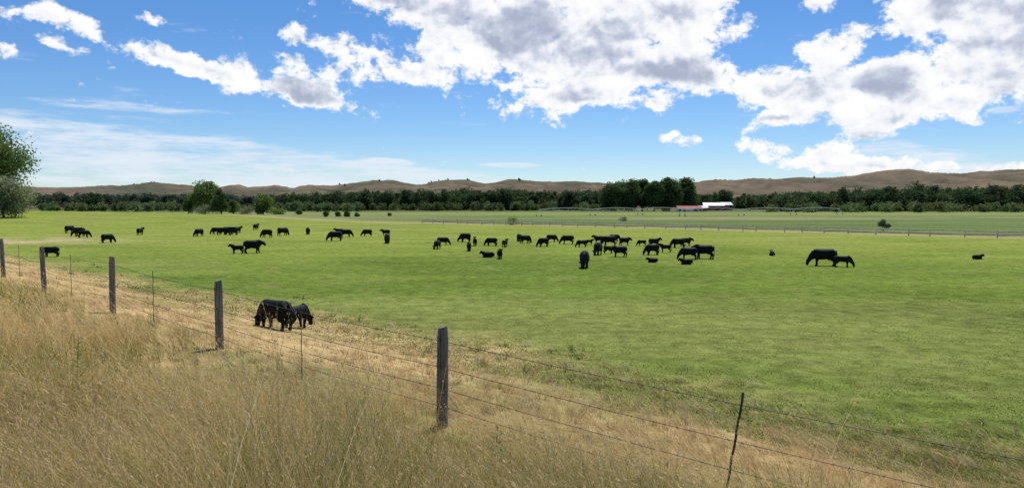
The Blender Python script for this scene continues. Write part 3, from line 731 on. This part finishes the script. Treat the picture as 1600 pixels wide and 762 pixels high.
C_ = [
 (80, 401, 16, 'graze', 200, 'black cow half hidden behind the leaning post near the left edge'),
 (109, 364, 12, 'graze', 75, 'leftmost black cow far out in the pasture, seen from behind'),
 (124, 369, 14, 'graze2', 170, 'black cow grazing to the left, second from the left far out, before a calf'),
 (131, 371, 12, 'calf_graze', 20, 'black calf touching the second cow from the left far out'),
 (168, 379, 14, 'graze', 60, 'black cow alone right of the far left pair, nearer the dry slope'),
 (219, 367, 12, 'calf_stand', 85, 'small black cow alone between the far left cows and the tight group of five'),
 (311, 369, 12, 'graze', 250, 'small black cow just left of the tight group of five'),
 (338, 366, 11, 'graze', 178, 'leftmost cow of the tight far group of five'),
 (347, 367, 12, 'graze2', 10, 'second cow from the left in the tight far group of five'),
 (356, 366, 12, 'graze', 185, 'middle cow of the tight far group of five'),
 (364, 367, 13, 'graze2', 160, 'fourth cow from the left in the tight far group of five'),
 (371, 364, 11, 'stand', 60, 'rightmost cow of the tight far group of five, head up'),
 (400, 359, 10, 'stand', 80, 'farthest little black cow above the pair right of the group of five'),
 (417, 371, 13, 'graze', 165, 'black cow grazing leftward below the farthest little cow'),
 (442, 368, 13, 'graze2', 50, 'black cow right beside the leftward grazing cow, turned away'),
 (371, 396, 15, 'calf_stand', 190, 'black calf standing left of the side-on cow in the left foreground herd'),
 (395, 395, 20, 'walk', 8, 'black cow side-on with head level to the right, calf at its tail'),
 (481, 366, 11, 'graze', 110, 'black cow alone in the gap right of the group of five'),
 (524, 376, 15, 'graze', 190, 'black cow grazing to the left, nearer one of the trio left of centre'),
 (530, 366, 9, 'stand', 200, 'small far cow hidden behind the trio left of centre'),
 (541, 370, 12, 'graze', 5, 'black cow side-on facing right in the trio left of centre'),
 (574, 369, 11, 'graze2', 170, 'black cow alone between the trio and the front-on pair'),
 (603, 368, 10, 'stand', 190, 'far cow of the pair standing one above the other left of centre'),
 (605, 380, 15, 'graze', 285, 'near cow of the pair standing one above the other left of centre'),
 (430, 514, 44, 'graze', 150, 'large black cow grazing in long grass just beyond the wire fence'),
 (464, 513, 39, 'calf_graze', 70, 'black calf at the tail of the large cow just beyond the wire fence'),
 (683, 389, 14, 'graze', 255, 'left cow of the close pair left of the middle herd'),
 (692, 383, 13, 'graze', 15, 'right cow of the close pair left of the middle herd'),
 (727, 378, 14, 'graze2', 150, 'farther cow of the trio above the lying cow'),
 (733, 392, 15, 'calf_graze', 275, 'black calf seen end-on, nearest of the trio above the lying cow'),
 (742, 384, 14, 'calf_stand', 95, 'slim calf seen end-on at the right of the trio above the lying cow'),
 (768, 384, 13, 'graze', 170, 'black cow grazing directly above the lying cow'),
 (789, 386, 13, 'calf_stand', 70, 'small calf right of the cow grazing above the lying cow'),
 (763, 402, 11, 'lie', 172, 'black cow lying stretched on the grass with a calf standing at its side'),
 (781, 404, 16, 'calf_stand', 280, 'slim black calf standing upright beside the lying cow'),
 (811, 377, 12, 'graze', 100, 'farther cow of the close pair above and right of the lying cow'),
 (821, 380, 13, 'graze2', 30, 'nearer cow of the close pair above and right of the lying cow'),
 (849, 385, 14, 'graze', 215, 'lower left cow of the slanting pair left of centre herd'),
 (862, 378, 12, 'graze', 20, 'upper right cow of the slanting pair left of centre herd'),
 (887, 381, 14, 'graze2', 165, 'black cow alone above the big end-on cow at centre'),
 (909, 386, 12, 'calf_graze', 200, 'small calf left of the crowded centre herd'),
 (921, 382, 9, 'calf_stand', 20, 'tiny far calf at the left edge of the crowded centre herd'),
 (913, 418, 27, 'graze', 262, 'big black cow seen end-on, nearest animal at centre'),
 (934, 398, 20, 'graze', 250, 'black cow at the lower left of the crowded centre herd'),
 (936, 380, 13, 'stand', 170, 'upper left cow of the crowded centre herd'),
 (952, 384, 16, 'graze', 175, 'middle cow of the crowded centre herd, broadside'),
 (951, 396, 13, 'calf_graze', 20, 'calf in the middle of the crowded centre herd'),
 (960, 377, 10, 'graze', 5, 'farthest cow at the top of the crowded centre herd'),
 (968, 401, 17, 'walk', 186, 'cow side-on facing left at the lower right of the crowded centre herd'),
 (976, 383, 12, 'walk', 10, 'upper right cow of the crowded centre herd facing right'),
 (1003, 384, 10, 'calf_graze', 190, 'little calf alone between the centre herd and the right herd'),
 (1019, 398, 17, 'graze', 200, 'left cow of the right herd above the small lying calf'),
 (1022, 385, 12, 'stand', 10, 'far cow standing behind the left cow of the right herd'),
 (1020, 410, 9, 'lie', 185, 'small calf lying on the grass below the left cow of the right herd'),
 (1040, 394, 14, 'calf_stand', 170, 'calf standing in the middle of the right herd'),
 (1060, 387, 15, 'graze', 160, 'far left cow of the pair at the top of the right herd'),
 (1072, 384, 13, 'walk', 12, 'far right cow of the pair at the top of the right herd'),
 (1076, 405, 19, 'graze', 172, 'cow grazing left behind the lying calf in the right herd'),
 (1073, 413, 11, 'lie', 188, 'calf lying in front of the right herd below the grazing cow'),
 (1100, 404, 22, 'walk', 168, 'large cow at the right end of the right herd, side-on'),
 (1206, 399, 9, 'lie', 80, 'small calf lying alone between the right herd and the grazing pair'),
 (1287, 415, 27, 'graze', 164, 'large cow grazing to the left with a calf behind it at right'),
 (1316, 417, 19, 'calf_graze', 345, 'calf with lowered head right behind the large grazing cow'),
 (1527, 405, 9, 'lie', 5, 'lone calf lying in the pasture near the right edge'),
]
for c in C_: cow(*c)

# ------------------------------------------------------------------ world
SUN_EL, SUN_AZ = 60.0, 14.0
w = bpy.data.worlds.new('World'); scene.world = w; w.use_nodes = True; nt = w.node_tree; nt.nodes.clear()
out = nd(nt, 'ShaderNodeOutputWorld'); bg = nd(nt, 'ShaderNodeBackground'); bg.inputs[1].default_value = .1
sky = nd(nt, 'ShaderNodeTexSky', sky_type='NISHITA', sun_disc=False); sky.sun_elevation = R(SUN_EL); sky.sun_rotation = R(SUN_AZ)
sky.altitude = 900; sky.air_density = 1.0; sky.dust_density = .25; sky.ozone_density = 3.0
def azel(px, py):
    d = ray(px, py); return math.atan2(d[0], d[1]), math.atan2(d[2], math.hypot(d[0], d[1]))
CL = [(620, -6, 156, 42, -6), (790, 25, 190, 66, 0), (960, 55, 172, 74, 0), (1085, 22, 88, 52, 0), (960, 116, 182, 37, 0), (1078, 112, 74, 42, 0), (790, 72, 120, 42, 0), (900, -90, 450, 80, 0),
      (585, 93, 95, 29, -14), (690, 116, 78, 37, -12), (840, 160, 92, 36, 0), (1025, 168, 56, 20, 0), (920, 148, 62, 21, 0),
      (235, 88, 120, 22, -12), (330, 110, 84, 30, -14), (90, 70, 80, 13, -14), (440, 125, 74, 26, -20), (500, 155, 90, 25, -8), (515, 113, 70, 23, -10), (470, 52, 42, 23, -20), (455, 85, 36, 13, -10),
      (125, 35, 50, 20, 10), (50, 20, 56, 20, 10), (240, 30, 46, 22, 15), (5, 75, 34, 15, 0),
      (1280, 132, 112, 50, 0), (1190, 140, 70, 33, 0), (1400, 140, 140, 52, 0), (1510, 80, 150, 78, 0), (1575, 0, 150, 66, 0), (1420, 12, 72, 45, 0), (1300, 68, 66, 29, 0), (1330, 192, 92, 21, 0), (1480, 168, 122, 29, 0), (1700, 90, 160, 100, 0),
      (1184, 228, 48, 28, 0), (1185, 190, 46, 17, 0), (1290, 250, 92, 18, 0), (1385, 260, 84, 20, 0), (1290, 230, 58, 14, 0), (1350, 212, 58, 14, 0), (1550, 266, 104, 13, 0), (1060, 218, 36, 15, 0), (1270, 10, 44, 15, 0), (1225, 180, 44, 13, 0)]
VE = [(180, 248, 330, 60, -4), (60, 232, 200, 40, 0), (420, 262, 330, 36, -5), (620, 280, 300, 20, -3), (185, 166, 150, 9, -1), (150, 220, 200, 12, -2), (800, 258, 60, 5, 0), (1390, 230, 60, 14, 0), (1568, 172, 30, 8, 0), (610, 252, 40, 5, -3), (250, 215, 100, 6, -4), (1400, 252, 160, 16, 2), (1540, 264, 150, 10, 2)]
def vmath(g_, op, a, b):
    n = nd(g_, 'ShaderNodeVectorMath', operation=op)
    for i_, v in enumerate((a, b)):
        if isinstance(v, tuple): n.inputs[i_].default_value = v
        else: g_.links.new(v, n.inputs[i_])
    return n.outputs[0]
def ell_sum(P, lst):
    acc = None
    for (px, py, rx, ry, tl) in lst:
        a, e = azel(px, py); mp = nd(nt, 'ShaderNodeMapping', vector_type='TEXTURE')
        mp.inputs['Location'].default_value = (a, e, 0); mp.inputs['Rotation'].default_value = (0, 0, R(tl))
        sx = rx/F*math.cos(a)**2*1.05; sy = ry/F*math.cos(a)
        mp.inputs['Scale'].default_value = (sx*1.25, sy*1.25, 1)
        nt.links.new(P, mp.inputs[0]); gr = nd(nt, 'ShaderNodeTexGradient', gradient_type='SPHERICAL'); nt.links.new(mp.outputs[0], gr.inputs[0])
        acc = gr.outputs['Fac'] if acc is None else mth(nt, 'ADD', acc, gr.outputs['Fac'])
    return acc
tc = nd(nt, 'ShaderNodeTexCoord'); sep = nd(nt, 'ShaderNodeSeparateXYZ'); nt.links.new(tc.outputs['Generated'], sep.inputs[0])
az = mth(nt, 'ARCTAN2', sep.outputs[0], sep.outputs[1])
rad_ = mth(nt, 'SQRT', mth(nt, 'ADD', mth(nt, 'MULTIPLY', sep.outputs[0], sep.outputs[0]), mth(nt, 'MULTIPLY', sep.outputs[1], sep.outputs[1])))
el = mth(nt, 'ARCTAN2', sep.outputs[2], rad_)
cb = nd(nt, 'ShaderNodeCombineXYZ'); nt.links.new(az, cb.inputs[0]); nt.links.new(el, cb.inputs[1])
P = cb.outputs[0]
def noise(vec, scale, detail, rough):
    n = nd(nt, 'ShaderNodeTexNoise'); n.inputs['Scale'].default_value = scale; n.inputs['Detail'].default_value = detail; n.inputs['Roughness'].default_value = rough
    nt.links.new(vec, n.inputs['Vector']); return n
def mrange(v, a, b, c=0, d=1, smooth=True):
    n = nd(nt, 'ShaderNodeMapRange'); n.interpolation_type = 'SMOOTHSTEP' if smooth else 'LINEAR'
    for k_, q in zip((1, 2, 3, 4), (a, b, c, d)): n.inputs[k_].default_value = q
    nt.links.new(v, n.inputs[0]); return n.outputs[0]
wn = noise(P, 16, 4, .6)
wv = vmath(nt, 'MULTIPLY', vmath(nt, 'SUBTRACT', wn.outputs['Color'], (.5, .5, .5)), (.07, .04, 0))
PW = vmath(nt, 'ADD', P, wv)
Eraw = mth(nt, 'MULTIPLY', ell_sum(PW, CL), 1.1)
E = mth(nt, 'MINIMUM', Eraw, 1.30)
ps = vmath(nt, 'MULTIPLY', vmath(nt, 'ADD', P, vmath(nt, 'MULTIPLY', wv, (.3, .3, 0))), (1, 1.25, 1))
nA = noise(ps, 24, 12, .66).outputs['Fac']
nB = noise(vmath(nt, 'ADD', ps, (.004, .012, 0)), 24, 6, .61).outputs['Fac']
nC = noise(ps, 9, 4, .5).outputs['Fac']
Dd = mth(nt, 'ADD', E, mth(nt, 'MULTIPLY', mth(nt, 'SUBTRACT', nA, .5), 3.5))
alpha = mrange(Dd, .44, .92)
# depth of cloud: thick middles go smooth blue grey, thin rims stay white
body = mrange(mth(nt, 'ADD', mth(nt, 'MINIMUM', Eraw, 1.7), mth(nt, 'MULTIPLY', mth(nt, 'SUBTRACT', nC, .5), 2.6)), .85, 1.9, 0, .95, True)
relief = mth(nt, 'MULTIPLY', mth(nt, 'SUBTRACT', nB, nA), 2.2)
puff = mth(nt, 'MULTIPLY', mth(nt, 'SUBTRACT', nA, .49), .8)
shade = mth(nt, 'ADD', mth(nt, 'ADD', body, relief), puff, True)
cr = nd(nt, 'ShaderNodeValToRGB'); e = cr.color_ramp.elements
e[0].position = 0; e[0].color = (1.0, 1.0, 1.0, 1); e[1].position = 1; e[1].color = (.41, .46, .60, 1)
x_ = cr.color_ramp.elements.new(.3); x_.color = (.88, .90, .95, 1); x_ = cr.color_ramp.elements.new(.65); x_.color = (.58, .63, .75, 1)
nt.links.new(shade, cr.inputs[0])
pv = vmath(nt, 'MULTIPLY', P, (1, 7, 1))
vn = noise(pv, 9, 9, .66).outputs['Fac']
vE = mth(nt, 'MINIMUM', mth(nt, 'MULTIPLY', ell_sum(P, VE), 1.4), .75)
vD = mth(nt, 'ADD', vE, mth(nt, 'MULTIPLY', mth(nt, 'SUBTRACT', vn, .5), 2.8))
va = mrange(vD, .25, 1.1, 0, .85)
hs = nd(nt, 'ShaderNodeHueSaturation'); hs.inputs['Saturation'].default_value = 1.18; hs.inputs['Value'].default_value = 1.04
nt.links.new(mixc(nt, 1.0, sky.outputs[0], (.88, .95, 1.08), 'MULTIPLY'), hs.inputs['Color'])
K = 10.0
c1 = mixc(nt, va, hs.outputs[0], (.80*K, .86*K, .95*K))
cc_ = mixc(nt, 1.0, cr.outputs[0], (K, K, K), 'MULTIPLY')
c2 = mixc(nt, alpha, c1, cc_)
nt.links.new(c2, bg.inputs[0]); nt.links.new(bg.outputs[0], out.inputs[0])

sd = Vector((math.sin(R(SUN_AZ))*math.cos(R(SUN_EL)), math.cos(R(SUN_AZ))*math.cos(R(SUN_EL)), math.sin(R(SUN_EL))))
L = bpy.data.lights.new('sun', 'SUN'); L.energy = 4.3; L.angle = R(.53); L.color = (1, .96, .88)
lo = bpy.data.objects.new('sun', L); COL.objects.link(lo); lo.rotation_euler = (-sd).to_track_quat('-Z', 'Y').to_euler(); lo.location = (0, 0, 60)

# ------------------------------------------------------------------ camera
cam = bpy.data.cameras.new('camera'); cam.sensor_width = 36; cam.lens = 36*F/1600; cam.clip_end = 30000; cam.clip_start = .05
co = bpy.data.objects.new('camera', cam); COL.objects.link(co); co.location = (0, 0, EYE); co.rotation_euler = (math.pi/2-PITCH, 0, 0)
scene.camera = co
scene.view_settings.view_transform = 'Standard'; scene.view_settings.look = 'None'; scene.view_settings.exposure = 0
